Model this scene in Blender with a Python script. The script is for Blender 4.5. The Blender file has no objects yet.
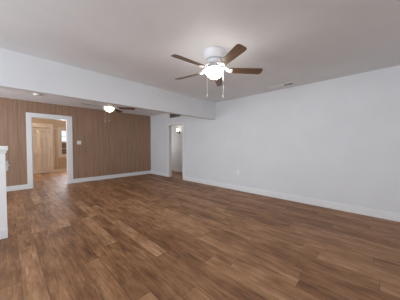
import bpy, bmesh, math, random
from mathutils import Vector, Matrix
random.seed(4)
PI = math.pi
S = bpy.context.scene
COL = S.collection

# ------------------------------------------------------------------ camera
CAM_H = 1.25
cd = bpy.data.cameras.new('camera'); cam = bpy.data.objects.new('camera', cd); COL.objects.link(cam)
cd.sensor_width = 36; cd.lens = 184.85 / 400 * 36; cd.clip_start = .02; cd.clip_end = 200
yaw, pitch, roll = .8048, .0253, -.0016
fw = Vector((math.sin(yaw)*math.cos(pitch), math.cos(yaw)*math.cos(pitch), -math.sin(pitch)))
rt = Vector((math.cos(yaw), -math.sin(yaw), 0)); up = rt.cross(fw)
r2 = rt*math.cos(roll) + up*math.sin(roll); u2 = r2.cross(fw)
m3 = Matrix((r2, u2, -fw)).transposed()
cam.matrix_world = Matrix.Translation((0, 0, CAM_H)) @ m3.to_4x4()
S.camera = cam

# ------------------------------------------------------------------ world, daylight, exposure
S.view_settings.view_transform = 'Standard'; S.view_settings.look = 'None'
S.view_settings.gamma = 1; S.view_settings.use_curve_mapping = False
S.view_settings.exposure = 0.40
w = bpy.data.worlds.new('sky'); S.world = w; w.use_nodes = True
bg = w.node_tree.nodes['Background']; bg.inputs[0].default_value = (.86, .93, 1, 1); bg.inputs[1].default_value = 1.6

def window_light(name, loc, rot, sx, sy, power, color):
    l = bpy.data.lights.new(name, 'AREA'); l.shape = 'RECTANGLE'; l.size = sx; l.size_y = sy
    l.energy = power; l.color = color
    o = bpy.data.objects.new(name, l); COL.objects.link(o); o.location = loc; o.rotation_euler = rot
    return o
DAY = (.83, .915, 1.0)
# lamp and daylight levels
L_WORLD, L_REAR, L_REAR2, L_SIDE, L_SIDE2, L_BACK, L_FOYER, L_HALL = 0.9, 48, 3, 3, 72, 74, 30, 8
L_FAN, L_FAN2, L_SCONCE, L_FLUSH = 28, 4, 4, 100
bg.inputs[1].default_value = L_WORLD
# daylight entering by the foyer window and unseen windows behind the camera and in the back room; hall lamp added
window_light('daylight_rear', (-.2, -3.93, 1.45), (PI/2+.35, 0, 0), 2.0, 1.3, L_REAR, DAY)
window_light('daylight_rear_near_wall', (2.7, -3.93, 1.45), (PI/2+.35, 0, 0), 2.0, 1.3, L_REAR2, DAY)
window_light('daylight_side', (-2.93, -1.6, 1.45), (PI/2+.35, 0, -PI/2), 2.0, 1.3, L_SIDE, DAY)
window_light('daylight_side_near_header', (-2.93, 1.8, 1.45), (PI/2+.35, 0, -PI/2), 2.0, 1.3, L_SIDE2, DAY)
window_light('daylight_back_room', (-2.93, 5.4, 1.45), (PI/2+.35, 0, -PI/2), 1.4, 1.3, L_BACK, DAY)
window_light('daylight_foyer', (2.10, 10.80, 1.40), (PI/2, 0, PI), .7, 1.2, L_FOYER, DAY)
window_light('hall_fill', (5.07, 8.35, 1.45), (PI/2, 0, PI), .7, 1.2, L_HALL, (1, .95, .88))  # unseen warm fill lamp, added to brighten the hall

# ------------------------------------------------------------------ geometry constants (metres, from the photo)
ZC = 2.538; XR = 4.4037; YB = 7.2753; YF = 3.586; ZB = 2.036; T = .12; XL = -3.2; YR = -4.2
BEAM_T = .13
YFOY = 10.85; XH = 5.63

# ------------------------------------------------------------------ materials
def srgb(r, g, b):
    f = lambda c: (c/255/12.92) if c/255 <= .04045 else ((c/255+.055)/1.055)**2.4
    return (f(r), f(g), f(b), 1)
class NT:
    def __init__(s, name):
        s.m = bpy.data.materials.new(name); s.m.use_nodes = True; s.t = s.m.node_tree
        s.b = s.t.nodes['Principled BSDF']
    def n(s, typ, **kw):
        nd = s.t.nodes.new(typ)
        for k, v in kw.items(): setattr(nd, k, v)
        return nd
    def l(s, a, b): s.t.links.new(a, b)
    def val(s, sock, v):
        if hasattr(v, 'is_output'): s.l(v, sock)
        else: sock.default_value = v
    def math(s, op, a, b=None, c=None):
        nd = s.n('ShaderNodeMath', operation=op); s.val(nd.inputs[0], a)
        if b is not None: s.val(nd.inputs[1], b)
        if c is not None: s.val(nd.inputs[2], c)
        return nd.outputs[0]
    def noise(s, vec, scale, detail=4, rough=.55):
        nd = s.n('ShaderNodeTexNoise'); s.l(vec, nd.inputs['Vector']); nd.inputs['Scale'].default_value = scale
        nd.inputs['Detail'].default_value = detail; nd.inputs['Roughness'].default_value = rough
        return nd.outputs[0]
    def ramp(s, f, stops):
        nd = s.n('ShaderNodeValToRGB'); s.l(f, nd.inputs[0]); e = nd.color_ramp.elements
        while len(e) < len(stops): e.new(.5)
        for q, (p, c) in zip(e, stops): q.position = p; q.color = c
        return nd.outputs[0]
    def bump(s, h, strength=.2, dist=.01):
        nd = s.n('ShaderNodeBump'); nd.inputs['Strength'].default_value = strength; nd.inputs['Distance'].default_value = dist
        s.l(h, nd.inputs['Height']); s.l(nd.outputs[0], s.b.inputs['Normal'])
    def coord(s, kind='Object'): return s.n('ShaderNodeTexCoord').outputs[kind]
    def mapping(s, vec, sc):
        nd = s.n('ShaderNodeMapping'); s.l(vec, nd.inputs[0]); nd.inputs['Scale'].default_value = sc; return nd.outputs[0]

def paint(name, col, rough=.6, var=.04, scale=3, bump=.08, bscale=60):
    k = NT(name); v = k.coord()
    f = k.noise(v, scale, 3)
    c2 = tuple(x*(1-var) for x in col[:3]) + (1,)
    k.l(k.ramp(f, [(.35, c2), (.65, col)]), k.b.inputs['Base Color'])
    k.b.inputs['Roughness'].default_value = rough
    if bump: k.bump(k.noise(v, bscale, 2), bump, .004)
    return k.m

def mat_floor():
    k = NT('wood_plank_floor'); v = k.coord()
    sep = k.n('ShaderNodeSeparateXYZ'); k.l(v, sep.inputs[0])
    W, L = .152, 1.22
    x = k.math('ADD', sep.outputs[0], 20.0); y = k.math('ADD', sep.outputs[1], 20.0)
    xr = k.math('DIVIDE', x, W); row = k.math('FLOOR', xr); fx = k.math('FRACT', xr)
    wn = k.n('ShaderNodeTexWhiteNoise', noise_dimensions='1D'); k.l(row, wn.inputs['W'])
    yy = k.math('ADD', k.math('DIVIDE', y, L), wn.outputs['Value']); idx = k.math('FLOOR', yy); fy = k.math('FRACT', yy)
    cb = k.n('ShaderNodeCombineXYZ'); k.l(row, cb.inputs[0]); k.l(idx, cb.inputs[1])
    wn2 = k.n('ShaderNodeTexWhiteNoise', noise_dimensions='2D'); k.l(cb.outputs[0], wn2.inputs['Vector'])
    tone = wn2.outputs['Value']
    # grain, shifted plank by plank
    off = k.n('ShaderNodeVectorMath', operation='MULTIPLY_ADD'); k.l(wn2.outputs['Color'], off.inputs[0])
    off.inputs[1].default_value = (7, 7, 7); k.l(v, off.inputs[2])
    g1 = k.noise(k.mapping(off.outputs[0], (24, 2.6, 1)), 1.0, 5, .6)
    g2 = k.noise(k.mapping(off.outputs[0], (80, 7, 1)), 1.0, 4, .65)
    blot = k.noise(k.mapping(off.outputs[0], (8, 3.0, 1)), 1.0, 3, .5)
    f = k.math('ADD', k.math('MULTIPLY', tone, .20), k.math('MULTIPLY', g1, .50))
    f = k.math('ADD', f, k.math('MULTIPLY', g2, .48)); f = k.math('ADD', f, k.math('MULTIPLY', blot, .44))
    f = k.math('SUBTRACT', f, .31)
    c = k.ramp(f, [(.22, FLOOR_C[0]), (.42, FLOOR_C[1]), (.58, FLOOR_C[2]), (.80, FLOOR_C[3])])
    # seams
    ex = k.math('MINIMUM', fx, k.math('SUBTRACT', 1.0, fx)); ey = k.math('MINIMUM', fy, k.math('SUBTRACT', 1.0, fy))
    sx = k.math('LESS_THAN', ex, .016); sy = k.math('LESS_THAN', ey, .0025)
    seam = k.math('MAXIMUM', sx, sy)
    mx = k.n('ShaderNodeMix', data_type='RGBA'); k.l(k.math('MULTIPLY', seam, .45), mx.inputs[0]); k.l(c, mx.inputs[6])
    mx.inputs[7].default_value = (.03, .017, .01, 1)
    k.l(mx.outputs[2], k.b.inputs['Base Color'])
    k.l(k.math('ADD', k.math('MULTIPLY', g2, .16), .46), k.b.inputs['Roughness'])
    k.b.inputs['Specular IOR Level'].default_value = .42
    h = k.math('SUBTRACT', k.math('MULTIPLY', g2, .25), seam); k.bump(h, .25, .002)
    return k.m
FLOOR_C = [srgb(94, 62, 38), srgb(134, 93, 61), srgb(164, 121, 86), srgb(200, 159, 123)]

def mat_panel():
    k = NT('brown_wood_panelling'); v = k.coord()
    sep = k.n('ShaderNodeSeparateXYZ'); k.l(v, sep.inputs[0])
    P = 1.22
    u = k.math('FRACT', k.math('DIVIDE', k.math('ADD', sep.outputs[0], 12.2), P))
    gr = None
    for g in (.0, .165, .33, .50, .73, .86):      # random-width plank grooves of one panel sheet
        d = k.math('LESS_THAN', k.math('ABSOLUTE', k.math('SUBTRACT', u, g + .004)), .0042)
        gr = d if gr is None else k.math('MAXIMUM', gr, d)
    grain = k.noise(k.mapping(v, (22, 22, 1.2)), 1.0, 4, .6)
    c = k.ramp(grain, [(.3, srgb(146, 115, 92)), (.7, srgb(168, 135, 110))])
    mx = k.n('ShaderNodeMix', data_type='RGBA'); k.l(k.math('MULTIPLY', gr, .42), mx.inputs[0]); k.l(c, mx.inputs[6])
    mx.inputs[7].default_value = srgb(80, 58, 46)
    k.l(mx.outputs[2], k.b.inputs['Base Color']); k.b.inputs['Roughness'].default_value = .5
    k.bump(k.math('SUBTRACT', 1.0, gr), .4, .004)
    return k.m

def mat_wood(name, a, b, axis_scale=(3, 40, 40), rough=.42):
    k = NT(name); v = k.coord()
    g = k.noise(k.mapping(v, axis_scale), 1.0, 4, .6)
    k.l(k.ramp(g, [(.3, a), (.7, b)]), k.b.inputs['Base Color']); k.b.inputs['Roughness'].default_value = rough
    return k.m
def mat_glow(name, col, strength):
    k = NT(name); k.b.inputs['Base Color'].default_value = (.9, .88, .84, 1); k.b.inputs['Roughness'].default_value = .35
    g = k.noise(k.coord(), 6, 2)          # faint mottling of the frosted glass
    c = k.ramp(g, [(.3, tuple(x*.96 for x in col) + (1,)), (.7, tuple(col) + (1,))])
    k.l(c, k.b.inputs['Emission Color']); k.b.inputs['Emission Strength'].default_value = strength
    return k.m
def mat_glass(name):
    k = NT(name); t = k.n('ShaderNodeBsdfTransparent'); g = k.n('ShaderNodeBsdfGlossy'); g.inputs['Roughness'].default_value = .03
    f = k.n('ShaderNodeFresnel'); f.inputs[0].default_value = 1.45; x = k.n('ShaderNodeMixShader')
    k.l(f.outputs[0], x.inputs[0]); k.l(t.outputs[0], x.inputs[1]); k.l(g.outputs[0], x.inputs[2])
    k.l(x.outputs[0], k.t.nodes['Material Output'].inputs[0]); return k.m
def mat_metal(name, col, rough=.3):
    k = NT(name); k.b.inputs['Metallic'].default_value = 1; k.b.inputs['Base Color'].default_value = col
    k.l(k.math('ADD', k.math('MULTIPLY', k.noise(k.coord(), 40, 2), .1), rough), k.b.inputs['Roughness']); return k.m

M = dict(
    floor=mat_floor(), panel=mat_panel(),
    wall=paint('white_wall_paint', srgb(226, 227, 229), .55, .03, 2.0, .12, 45),
    ceil=paint('white_ceiling_texture', srgb(240, 241, 243), .8, .05, 1.6, .35, 38),
    trim=paint('white_gloss_trim', srgb(236, 236, 236), .35, .02, 5, 0),
    tan=paint('tan_foyer_paint', srgb(206, 182, 154), .6, .04, 2, .08),
    cream=paint('cream_door_paint', srgb(235, 222, 206), .4, .03, 4, 0),
    fanwhite=paint('white_fan_enamel', srgb(238, 238, 240), .3, .02, 8, 0),
    blade=mat_wood('oak_fan_blade', srgb(100, 76, 54), srgb(132, 101, 72)),
    blade2=mat_wood('walnut_fan_blade', srgb(84, 56, 36), srgb(112, 78, 50)),
    glow=mat_glow('lit_frosted_glass', (1, .95, .88), L_FAN),
    glow2=mat_glow('lit_frosted_glass_warm', (1, .83, .62), L_FAN2),
    glow3=mat_glow('lit_sconce_glass', (1, .90, .76), L_SCONCE), glow4=mat_glow('added_foyer_light_glass', (1, .95, .88), L_FLUSH),
    plate=paint('white_plastic', srgb(238, 238, 236), .35, .02, 9, 0),
    dark=paint('dark_slot', srgb(40, 38, 36), .7, .1, 9, 0),
    grille=paint('grey_grille_enamel', srgb(104, 99, 93), .5, .06, 9, 0),
    brass=mat_metal('aged_brass', srgb(160, 125, 80)), nickel=mat_metal('brushed_nickel', srgb(150, 145, 138)),
    bronze=mat_metal('dark_bronze', srgb(80, 66, 54), .4),
    glass=mat_glass('window_glass'),
    fence=mat_wood('weathered_fence_wood', srgb(96, 72, 52), srgb(128, 98, 72), (14, 14, 1.5), .8),
    soil=paint('dry_ground', srgb(120, 98, 74), .9, .2, 2, .3),
)

# ------------------------------------------------------------------ helpers
def new(): return bmesh.new()
def box(bm, x0, x1, y0, y1, z0, z1):
    vs = [bm.verts.new((x, y, z)) for z in (z0, z1) for (x, y) in ((x0, y0), (x1, y0), (x1, y1), (x0, y1))]
    for f in ((0, 3, 2, 1), (4, 5, 6, 7), (0, 1, 5, 4), (1, 2, 6, 5), (2, 3, 7, 6), (3, 0, 4, 7)):
        bm.faces.new([vs[i] for i in f])
def lathe(bm, prof, seg=32, cx=0, cy=0):
    rings = []
    for r, z in prof:
        if r < 1e-5: rings.append([bm.verts.new((cx, cy, z))])
        else: rings.append([bm.verts.new((cx + r*math.cos(2*PI*i/seg), cy + r*math.sin(2*PI*i/seg), z)) for i in range(seg)])
    for a, b in zip(rings, rings[1:]):
        for i in range(seg):
            j = (i+1) % seg
            q = [a[i % len(a)], a[j % len(a)], b[j % len(b)], b[i % len(b)]]
            q = list(dict.fromkeys(q))
            if len(q) > 2: bm.faces.new(q)
    bmesh.ops.recalc_face_normals(bm, faces=bm.faces)
def tube(bm, pts, r, seg=8):
    pts = [Vector(p) for p in pts]; rings = []
    for i, p in enumerate(pts):
        d = (pts[min(i+1, len(pts)-1)] - pts[max(i-1, 0)]).normalized()
        a = d.orthogonal().normalized() if abs(d.z) > .95 else d.cross(Vector((0, 0, 1))).normalized()
        b = d.cross(a); rr = r[i] if isinstance(r, (list, tuple)) else r
        rings.append([bm.verts.new(p + a*rr*math.cos(2*PI*k/seg) + b*rr*math.sin(2*PI*k/seg)) for k in range(seg)])
    for A, B in zip(rings, rings[1:]):
        for k in range(seg): bm.faces.new([A[k], A[(k+1) % seg], B[(k+1) % seg], B[k]])
    bm.faces.new(rings[0][::-1]); bm.faces.new(rings[-1])
    bmesh.ops.recalc_face_normals(bm, faces=bm.faces)
def prism(bm, poly, z0, z1):
    a = [bm.verts.new((x, y, z0)) for x, y in poly]; b = [bm.verts.new((x, y, z1)) for x, y in poly]
    bm.faces.new(a[::-1]); bm.faces.new(b)
    for i in range(len(poly)): bm.faces.new([a[i], a[(i+1) % len(poly)], b[(i+1) % len(poly)], b[i]])
def obj(name, bm, m, parent=None, smooth=False, bevel=0):
    me = bpy.data.meshes.new(name); bm.normal_update(); bm.to_mesh(me); bm.free()
    o = bpy.data.objects.new(name, me); COL.objects.link(o); me.materials.append(m)
    if smooth:
        for p in me.polygons: p.use_smooth = True
        es = o.modifiers.new('split', 'EDGE_SPLIT'); es.split_angle = math.radians(40)
    if bevel:
        b = o.modifiers.new('bevel', 'BEVEL'); b.width = bevel; b.segments = 2; b.limit_method = 'ANGLE'
    if parent: o.parent = parent
    return o
def struct(name, bm, m, parent=None, bevel=0):
    o = obj(name, bm, m, parent, bevel=bevel)
    if parent is None: o['kind'] = 'structure'
    return o
def thing(name, label, cat, loc, rot=(0, 0, 0), group=None):
    o = bpy.data.objects.new(name, None); COL.objects.link(o); o.empty_display_size = .1
    o.location = loc; o.rotation_euler = rot; o['label'] = label; o['category'] = cat
    if group: o['group'] = group
    return o
def wall(name, axis, pos, thick, a0, a1, z0, z1, holes, m):
    """axis 'x': wall in the plane x=pos..pos+thick running along y; 'y': along x.  holes = (lo, hi, zlo, zhi)"""
    bm = new()
    def put(lo, hi, zl, zh):
        if hi - lo < 1e-4 or zh - zl < 1e-4: return
        p0, p1 = sorted((pos, pos+thick))
        if axis == 'x': box(bm, p0, p1, lo, hi, zl, zh)
        else: box(bm, lo, hi, p0, p1, zl, zh)
    c = a0
    for lo, hi, zl, zh in sorted(holes):
        put(c, lo, z0, z1); put(lo, hi, z0, zl); put(lo, hi, zh, z1); c = hi
    put(c, a1, z0, z1)
    return struct(name, bm, m)

# ------------------------------------------------------------------ room shell
bm = new(); box(bm, XL-T, XH+T, YR-T, YFOY+T, -.05, 0); struct('floor', bm, M['floor'])
bm = new(); box(bm, XL-T, XH+T, YR-T, YFOY+T, ZC, ZC+.06); struct('ceiling', bm, M['ceil'])

D2A, D2B, D2H = 5.10, 5.93, 2.035          # doorway in the right wall
D1A, D1B, D1H = .492, 1.350, 2.082         # opening in the panelled wall
WZ0, WZ1 = .8, 2.1
wall('wall_right', 'x', XR, T, YR, YB+T, 0, ZC, [(D2A, D2B, 0, D2H)], M['wall'])
wall('wall_back', 'y', YB, T, XL, XR, 0, ZC, [(D1A, D1B, 0, D1H)], M['panel'])
wall('wall_left', 'x', XL, -T, YR-T, YB+T, 0, ZC, [(-2.6, -.6, WZ0, WZ1), (.8, 2.8, WZ0, WZ1), (4.7, 6.1, WZ0, WZ1)], M['wall'])
wall('wall_rear', 'y', YR, -T, XL-T, XR+T, 0, ZC, [(-1.2, .8, WZ0, WZ1), (1.7, 3.7, WZ0, WZ1)], M['wall'])
# dropped header and the half wall below it
bm = new(); box(bm, XL, XR, YF, YF+BEAM_T, ZB, ZC); struct('wall_header', bm, M['wall'], bevel=.004)
bm = new(); box(bm, XL, -.03, 3.615, 3.715, 0, 1.185); hw = struct('wall_half', bm, M['trim'])
bm = new(); box(bm, XL, .004, 3.575, 3.755, 1.185, 1.246); struct('cap', bm, M['trim'], hw, .006)
bm = new(); box(bm, XL, -.012, 3.595, 3.735, 1.150, 1.185); struct('cap_moulding', bm, M['trim'], hw, .006)
bm = new()
box(bm, -.105, -.024, 3.607, 3.615, 0, 1.150)
struct('corner_board', bm, M['trim'], hw, .002)
bm = new(); box(bm, XL, -.022, 3.600, 3.607, 0, .13); struct('base_board', bm, M['trim'], hw, .003)

# foyer behind the panelled wall
wall('wall_foyer_far', 'y', YFOY, T, -.6, 3.2, 0, ZC, [(.56, 1.37, 0, 2.06), (1.72, 2.53, .76, 2.04)], M['tan'])
wall('wall_foyer_left', 'x', -.6, -T, YB+T, YFOY+T, 0, ZC, [], M['tan'])
wall('wall_foyer_right', 'x', 3.2, T, YB+T, YFOY+T, 0, ZC, [], M['tan'])
bm = new(); box(bm, -.6, D1A, YB+T, YB+T+.012, 0, ZC); box(bm, D1B, 3.2, YB+T, YB+T+.012, 0, ZC); box(bm, D1A, D1B, YB+T, YB+T+.012, D1H, ZC)
struct('wall_foyer_near', bm, M['tan'])
# hall behind the doorway in the right wall
wall('wall_hall_far', 'x', XH, T, 4.0, 8.4, 0, ZC, [], M['wall'])
wall('wall_hall_near_end', 'y', 4.0, -T, XR+T, XH+T, 0, ZC, [], M['wall'])
wall('wall_hall_far_end', 'y', 8.4, T, XR, XH+T, 0, ZC, [(4.72, 5.42, .85, 2.05)], M['wall'])
wall('wall_hall_side', 'x', XR, T, YB+T+.001, 8.4, 0, ZC, [], M['wall'])

# skirting boards
def skirt(name, segs, axis, pos, d, h=.137, m='trim'):
    bm = new()
    for a, b in segs:
        for (t, z0, z1) in ((.016, 0, h-.022), (.010, h-.022, h)):
            p0, p1 = sorted((pos, pos + d*t))
            if axis == 'x': box(bm, p0, p1, a, b, z0, z1)
            else: box(bm, a, b, p0, p1, z0, z1)
    return struct(name, bm, M[m], bevel=.002)
C2 = .075; C1 = .135
skirt('baseboard_right', [(YR, D2A-.11), (D2B+C2, YB-.017)], 'x', XR, -1)
skirt('baseboard_back', [(XL, D1A-.118), (D1B+C1, XR-.001)], 'y', YB, -1)
skirt('baseboard_left', [(YR, 3.57), (3.76, YB-.018)], 'x', XL, 1)
skirt('baseboard_rear', [(XL+.018, XR-.018)], 'y', YR, 1)
skirt('baseboard_hall', [(4.02, 8.38)], 'x', XH, -1)
skirt('baseboard_foyer', [(-.58, .46), (1.47, 3.18)], 'y', YFOY, -1, .14, 'cream')

# casings of the two openings
def casing(name, axis, pos, d, lo, hi, top, wl, wr, wt, m, lining=T, th=.02):
    bm = new()
    def put(a, b, z0, z1, p0, p1):
        p0, p1 = sorted((p0, p1))
        if axis == 'x': box(bm, p0, p1, a, b, z0, z1)
        else: box(bm, a, b, p0, p1, z0, z1)
    put(lo-wl, lo, 0, top, pos, pos+d*th); put(hi, hi+wr, 0, top, pos, pos+d*th)
    put(lo-wl, hi+wr, top, top+wt, pos, pos+d*th)
    j = .012                                         # lining of the opening
    put(lo, lo+j, 0, top-j, pos+d*.004, pos-d*lining); put(hi-j, hi, 0, top-j, pos+d*.004, pos-d*lining); put(lo, hi, top-j, top, pos+d*.004, pos-d*lining)
    return struct(name, bm, M[m], bevel=.003)
casing('trim_1', 'y', YB, -1, D1A, D1B, D1H, .118, C1, .122, 'trim')
casing('trim_2', 'x', XR, -1, D2A, D2B, D2H, .10, C2, .06, 'trim')

# six-panel door in the foyer
def six_panel_door(name, x0, x1, z0, z1, y, th):
    d = struct(name, slab(x0, x1, z0, z1, y, th), M['cream'], bevel=.004)
    return d
def slab(x0, x1, z0, z1, y, th):
    bm = new(); box(bm, x0, x1, y+.042, y+th, z0, z1)
    wdt = x1-x0; st = .11; mid = (x0+x1)/2
    zs = [z0, z0+.23, z0+.88, z0+1.06, z0+1.62, z0+1.72, z1-.12, z1]
    for a, b in ((x0, x0+st), (x1-st, x1), (mid-.055, mid+.055)): box(bm, a, b, y, y+.042, z0, z1)
    for a, b in ((zs[0], zs[1]), (zs[2], zs[3]), (zs[4], zs[5]), (zs[6], zs[7])):
        box(bm, x0+st, mid-.055, y, y+.042, a, b); box(bm, mid+.055, x1-st, y, y+.042, a, b)
    for a, b in ((zs[1], zs[2]), (zs[3], zs[4]), (zs[5], zs[6])):
        for p, q in ((x0+st, mid-.055), (mid+.055, x1-st)):
            box(bm, p+.06, q-.06, y+.022, y+.042, a+.06, b-.06)
    return bm
dr = struct('door_1', slab(.575, 1.355, .012, 2.045, YFOY+.03, .06), M['cream'])
bm = new(); lathe(bm, [(0, -.062), (.02, -.06), (.028, -.045), (.02, -.03), (.009, -.025), (.009, -.006), (.03, -.004), (.03, 0), (0, 0)], 20)
kn = obj('door_knob', bm, M['brass'], dr, True); kn.location = (.64, YFOY+.03, .96); kn.rotation_euler = (-PI/2, 0, 0)
kn['label'] = 'round brass knob'
for z in (.25, 1.05, 1.82):
    bm = new(); tube(bm, [(1.358, YFOY+.022, z-.045), (1.358, YFOY+.022, z+.045)], .007); obj('hinge', bm, M['brass'], dr)
casing('trim_3', 'y', YFOY, -1, .56, 1.37, 2.06, .10, .10, .18, 'cream', .1)
bm = new()                                            # framed wainscot panel and sill rail right of the door
for a, b, z0, z1 in ((1.485, 1.505, .30, 2.06), (1.60, 1.62, .30, 2.06), (1.505, 1.60, 2.04, 2.06), (1.505, 1.60, .30, .32), (1.505, 1.60, 1.15, 1.17)):
    box(bm, a, b, YFOY-.014, YFOY, z0, z1)
struct('trim_4', bm, M['cream'], bevel=.003)

# foyer window (double hung, muntins)
def window(name, axis, pos, d, lo, hi, z0, z1, depth, m, sill=True):
    """frame in a hole; pos = room face of the wall, d = towards the room"""
    def putter(bm):
        def put(a, b, zl, zh, p0, p1):
            p0, p1 = sorted((pos - d*p0, pos - d*p1))
            if axis == 'x': box(bm, p0, p1, a, b, zl, zh)
            else: box(bm, a, b, p0, p1, zl, zh)
        return put
    bm = new(); put = putter(bm); f = .035
    put(lo, lo+f, z0, z1, .01, depth); put(hi-f, hi, z0, z1, .01, depth); put(lo+f, hi-f, z1-f, z1, .01, depth); put(lo+f, hi-f, z0, z0+f, .01, depth)
    root = struct(name, bm, m)
    zm = (z0+z1)/2
    for k, (zl, zh, p) in enumerate(((z0+f, zm+.02, .045), (zm-.02, z1-f, .075))):
        bm = new(); put = putter(bm); a, b = lo+f, hi-f
        put(a, a+.04, zl, zh, p, p+.028); put(b-.04, b, zl, zh, p, p+.028); put(a+.04, b-.04, zl, zl+.04, p, p+.028); put(a+.04, b-.04, zh-.04, zh, p, p+.028)
        n = max(2, round((b-a)/.32))
        for i in range(1, n):
            xx = a + (b-a)*i/n; put(xx-.009, xx+.009, zl+.04, zh-.04, p+.004, p+.024)
        put(a+.04, b-.04, (zl+zh)/2-.009, (zl+zh)/2+.009, p+.005, p+.023)
        sash = obj('sash', bm, m, root)
        bm = new(); put = putter(bm); put(a+.03, b-.03, zl+.03, zh-.03, p+.012, p+.016); obj('pane', bm, M['glass'], sash)
    bm = new(); put = putter(bm); c = .07
    put(lo-c, lo, z0, z1, 0, -.018); put(hi, hi+c, z0, z1, 0, -.018); put(lo-c, hi+c, z1, z1+c, 0, -.018)
    obj('casing', bm, m, root, bevel=.003)
    if sill:
        bm = new(); put = putter(bm); put(lo-c-.03, hi+c+.03, z0-.03, z0, .03, -.055); put(lo-c, hi+c, z0-.09, z0-.03, 0, -.016)
        obj('sill', bm, m, root, bevel=.004)
    return root
window('window_1', 'y', YFOY, -1, 1.72, 2.53, .76, 2.04, T, M['cream'])
window('window_2', 'y', YR, 1, -1.2, .8, WZ0, WZ1, T, M['trim'])
window('window_3', 'y', YR, 1, 1.7, 3.7, WZ0, WZ1, T, M['trim'])
window('window_4', 'x', XL, 1, -2.6, -.6, WZ0, WZ1, T, M['trim'])
window('window_6', 'x', XL, 1, .8, 2.8, WZ0, WZ1, T, M['trim'])
window('window_hall_added', 'y', 8.4, -1, 4.72, 5.42, .85, 2.05, T, M['trim'])  # unseen hall window, added as a source for the hall fill lamp
window('window_5', 'x', XL, 1, 4.7, 6.1, WZ0, WZ1, T, M['trim'])

# outside ground and the fence seen through the foyer window
bm = new(); box(bm, -30, 30, -30, 40, -.30, -.25); struct('ground', bm, M['soil'])
fn = thing('board_fence', 'brown board fence outside beyond the foyer window', 'fence', (2.6, 14.5, -.25))
bm = new(); x = -2.6
while x < 4.6:
    box(bm, x, x+.135, 0, .02, 0, 1.75 + random.uniform(-.01, .01)); x += .14
obj('boards', bm, M['fence'], fn)
for z in (.35, 1.45):
    bm = new(); box(bm, -2.6, 4.6, .02, .06, z, z+.09); obj('rail', bm, M['fence'], fn)
for x in (-2.5, -.1, 2.2, 4.5):
    bm = new(); box(bm, x-.045, x+.045, .06, .15, 0, 1.7); obj('post', bm, M['fence'], fn)

# ------------------------------------------------------------------ ceiling fans
def ceiling_fan(loc, phase_deg, label, glow, blade_m, chains):
    t = thing('ceiling_fan', label, 'ceiling fan', loc)
    bm = new(); lathe(bm, [(0, 0), (.150, 0), (.152, -.018), (.146, -.026), (.146, -.034), (.140, -.065), (.128, -.098), (.118, -.110), (0, -.110)], 40)
    obj('canopy_housing', bm, M['fanwhite'], t, True)
    bm = new(); lathe(bm, [(0, -.110), (.082, -.110), (.085, -.118), (.110, -.128), (.116, -.142), (.112, -.165), (.096, -.178), (.060, -.186), (0, -.186)], 36)
    obj('motor', bm, M['fanwhite'], t, True)
    bm = new(); lathe(bm, [(0, -.186), (.045, -.186), (.050, -.192), (.052, -.202), (.080, -.208), (.108, -.220), (.117, -.234), (.117, -.242), (0, -.240)], 28)
    obj('light_fitter', bm, M['fanwhite'], t, True)  # rim widened to shade the irons and ceiling from the bowl
    bm = new(); lathe(bm, [(.108, -.2425), (.116, -.246), (.122, -.262), (.122, -.280), (.110, -.304), (.088, -.330), (.060, -.352), (.030, -.366), (0, -.372)], 40)
    b = obj('glass_bowl', bm, glow, t, True); b['label'] = 'lit frosted glass bowl'
    pitch = Matrix.Rotation(math.radians(-14), 4, 'X')
    for k in range(5):
        a = math.radians(phase_deg + 72*k)
        rot = Matrix.Rotation(a, 4, 'Z')
        # curved iron reaching from the motor down to the blade
        bm = new()
        tube(bm, [(.088, -.018, -.172), (.125, -.024, -.196), (.16, -.026, -.226), (.20, -.030, -.249), (.245, -.034, -.2495)], [.008, .007, .006, .006, .005], 8)
        tube(bm, [(.088, .018, -.172), (.125, .024, -.196), (.16, .026, -.226), (.20, .030, -.249), (.245, .034, -.2495)], [.008, .007, .006, .006, .005], 8)
        plate = [(.190, -.026), (.205, -.038), (.235, -.040), (.255, -.026), (.245, -.010), (.265, 0), (.245, .010), (.255, .026), (.235, .040), (.205, .038), (.190, .026)]
        pb = new(); prism(pb, plate, -.0045, .0); pb.transform(Matrix.Translation((0, 0, -.2515)) @ pitch)
        tmp = bpy.data.meshes.new('t'); pb.to_mesh(tmp); pb.free(); bm.from_mesh(tmp); bpy.data.meshes.remove(tmp)
        bm.transform(rot); obj('blade_iron', bm, M['fanwhite'], t, True)
        # blade outline with rounded corners, wider at the tip
        pts = []
        def arc(cx, cy, r, a0, a1):
            for i in range(6):
                q = math.radians(a0 + (a1-a0)*i/5); pts.append((cx + r*math.cos(q), cy + r*math.sin(q)))
        R1 = .672
        arc(.215, -.026, .026, 180, 270); arc(R1-.035, -.029, .036, 270, 360); arc(R1-.035, .029, .036, 0, 90); arc(.215, .026, .026, 90, 180)
        bm = new(); prism(bm, pts, 0, .007)
        bm.transform(Matrix.Translation((0, 0, -.2515)) @ pitch)
        o = obj('blade', bm, blade_m, t, bevel=.0015); o.rotation_euler = (0, 0, a)
    for (dx, dy, z1) in chains:
        n = math.hypot(dx, dy); ux, uy = dx/n, dy/n
        bm = new(); tube(bm, [(ux*.045, uy*.045, -.198), (dx*.9, dy*.9, -.214), (dx, dy, -.235), (dx, dy, z1)], .0019, 6)
        ch = obj('pull_chain', bm, M['fanwhite'], t, True)
        bm = new(); lathe(bm, [(0, z1+.004), (.003, z1), (.0055, z1-.02), (.0065, z1-.030), (.004, z1-.037), (0, z1-.039)], 14, dx, dy)
        obj('pull_knob', bm, M['fanwhite'], ch, True)
    return t
rv = (math.cos(yaw), -math.sin(yaw))                # chains hang to either side of the bowl
fvx, fvy = math.sin(yaw), math.cos(yaw)
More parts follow.
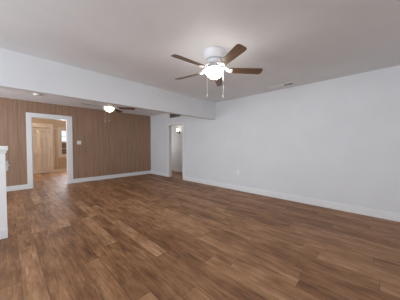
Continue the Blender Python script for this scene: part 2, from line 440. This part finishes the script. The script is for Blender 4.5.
ceiling_fan((2.004, 1.647, ZC), 29.75, 'white flush-mount fan with oak brown blades in the front room, in front of the header', M['glow'], M['blade'],
            [(-rv[0]*.104 - fvx*.075, -rv[1]*.104 - fvy*.075, -.600), (rv[0]*.124 + fvx*.03, rv[1]*.124 + fvy*.03, -.585)])
ceiling_fan((1.960, 5.350, ZC), 40, 'white fan with dark brown blades in the panelled back room, mostly hidden behind the header', M['glow2'], M['blade2'],
            [(-rv[0]*.06 - fvx*.115, -rv[1]*.06 - fvy*.115, -.62), (rv[0]*.05 - fvx*.12, rv[1]*.05 - fvy*.12, -.60)])

# ------------------------------------------------------------------ small fixtures
# smoke detector on the back-room ceiling
t = thing('smoke_detector', 'small round white detector on the back room ceiling just behind the header', 'smoke detector', (.535, 6.16, ZC))
bm = new(); lathe(bm, [(0, 0), (.078, 0), (.078, -.012), (0, -.012)], 28); obj('base', bm, M['plate'], t, True)
bm = new(); lathe(bm, [(0, -.012), (.072, -.012), (.070, -.026), (.056, -.040), (0, -.043)], 28); obj('cover', bm, M['plate'], t, True)

# ceiling supply register near the right wall
def register(t, length, width, n, m, slot, banks=((-1, 1, 1),)):
    """louvred register lying in the xy plane, facing -z"""
    bm = new(); f = .022; L, Wd = length/2, width/2
    box(bm, -L, -L+f, -Wd, Wd, -.008, 0); box(bm, L-f, L, -Wd, Wd, -.008, 0); box(bm, -L+f, L-f, -Wd, -Wd+f, -.008, 0); box(bm, -L+f, L-f, Wd-f, Wd, -.008, 0)
    obj('frame', bm, m, t, bevel=.002)
    bm = new(); box(bm, -L+f, L-f, -Wd+f, Wd-f, -.0015, 0); b = obj('duct_shade_plate', bm, slot, t); b['label'] = 'dark plate behind the louvres, duct shade in its colour'  # flat plate; the shade inside the duct is put into its dark colour
    bm = new()
    for i in range(n):
        y = -Wd+f + (2*Wd-2*f)*(i+.5)/n; h = (2*Wd-2*f)/n*.42
        for u0, u1, sgn in banks:
            xa, xb = u0*(L-f), u1*(L-f); g = h*sgn
            vs = [bm.verts.new(p) for p in ((xa, y-g, -.002), (xb, y-g, -.002), (xb, y+g, -.008), (xa, y+g, -.008), (xa, y-g, -.0032), (xb, y-g, -.0032), (xb, y+g, -.0092), (xa, y+g, -.0092))]
            for q in ((0, 1, 2, 3), (7, 6, 5, 4), (0, 4, 5, 1), (1, 5, 6, 2), (2, 6, 7, 3), (3, 7, 4, 0)): bm.faces.new([vs[k] for k in q])
    bmesh.ops.recalc_face_normals(bm, faces=bm.faces)
    obj('louvres', bm, m, t)
t = thing('ceiling_vent', 'slim louvred vent in the front room ceiling along the right wall', 'air vent', (4.125, 1.52, ZC), (0, 0, PI/2))
register(t, .50, .15, 5, M['plate'], M['dark'], ((-1, -.25, 1), (-.22, 1, -1)))
t = thing('wall_vent', 'grey louvred return grille high on the wall above the side doorway', 'air vent', (XR, 5.53, 2.405), (0, PI/2, 0))
t.rotation_euler = Matrix(((0, 0, 1), (1, 0, 0), (0, 1, 0))).to_euler()     # faces the room (-x)
register(t, .66, .19, 7, M['grille'], M['dark'])

# duplex outlet on the right wall
t = thing('wall_outlet', 'white duplex outlet low on the long right wall', 'outlet', (XR, 2.778, .51))
def rounded_plate(w_, h_, d_):
    bm = new(); box(bm, -d_, 0, -w_/2, w_/2, -h_/2, h_/2); return bm
obj('cover_plate', rounded_plate(.078, .122, .007), M['plate'], t, bevel=.003)
for z in (.021, -.021):
    bm = new(); box(bm, -.010, -.007, -.017, .017, z-.014, z+.014); s = obj('socket', bm, M['plate'], t, bevel=.002)
    bm = new(); box(bm, -.0105, -.0100, -.008, -.006, z-.004, z+.006); box(bm, -.0105, -.0100, .006, .008, z-.004, z+.006); box(bm, -.0105, -.0100, -.002, .002, z-.010, z-.006)
    obj('slots', bm, M['dark'], s)

# switch on the panelled wall
t = thing('light_switch', 'white light switch on the brown panelling right of the opening', 'light switch', (1.672, YB, 1.348))
bm = new(); box(bm, -.058, .058, -.007, 0, -.06, .06); obj('cover_plate', bm, M['plate'], t, bevel=.003)
for x in (-.023, .023):
    bm = new(); box(bm, x-.005, x+.005, -.020, -.007, -.004, .012); obj('toggle', bm, M['plate'], t, bevel=.002)

# switch on the end of the half wall
t = thing('light_switch', 'white surface-mounted switch box on the end of the white half wall', 'light switch', (-.03, 3.665, .975))
bm = new(); box(bm, 0, .026, -.037, .037, -.066, .066); obj('box', bm, M['plate'], t, bevel=.003)
bm = new(); box(bm, .026, .030, -.039, .039, -.068, .068); obj('cover_plate', bm, M['plate'], t, bevel=.0015)
bm = new(); box(bm, .030, .042, -.005, .005, -.004, .013); obj('toggle', bm, M['plate'], t, bevel=.002)

# sconce on the hall wall
t = thing('wall_sconce', 'lit glass wall sconce in the hall seen through the side doorway', 'wall lamp', (XH, 6.75, 1.86))
bm = new(); lathe(bm, [(0, 0), (.055, 0), (.055, .008), (.045, .018), (.016, .024), (0, .024)], 24); bm.transform(Matrix.Rotation(-PI/2, 4, 'Y')); obj('back_plate', bm, M['bronze'], t, True)
bm = new(); tube(bm, [(-.02, 0, 0), (-.06, 0, -.035), (-.10, 0, -.04), (-.125, 0, -.015), (-.128, 0, .02)], .008); obj('arm', bm, M['bronze'], t, True)
bm = new(); lathe(bm, [(0, .012), (.03, .014), (.042, .03), (.044, .048), (0, .048)], 24, -.128, 0); obj('cup', bm, M['bronze'], t, True)
bm = new(); lathe(bm, [(.030, .046), (.042, .065), (.050, .10), (.052, .13), (.060, .165), (.056, .165), (.048, .13), (.046, .10), (.038, .065), (0, .05)], 28, -.128, 0)
obj('glass_shade', bm, M['glow3'], t, True)

# unseen flush light, added on the foyer ceiling to brighten the foyer
t = thing('added_foyer_light', 'unseen round flush light added on the foyer ceiling to brighten the foyer', 'added lamp', (-.3, 10.52, ZC))
bm = new(); lathe(bm, [(0, 0), (.15, 0), (.155, -.02), (.14, -.03), (0, -.03)], 32); obj('pan', bm, M['brass'], t, True)
bm = new(); lathe(bm, [(.14, -.03), (.135, -.06), (.10, -.095), (.05, -.112), (0, -.116)], 32); obj('glass_dome', bm, M['glow4'], t, True)
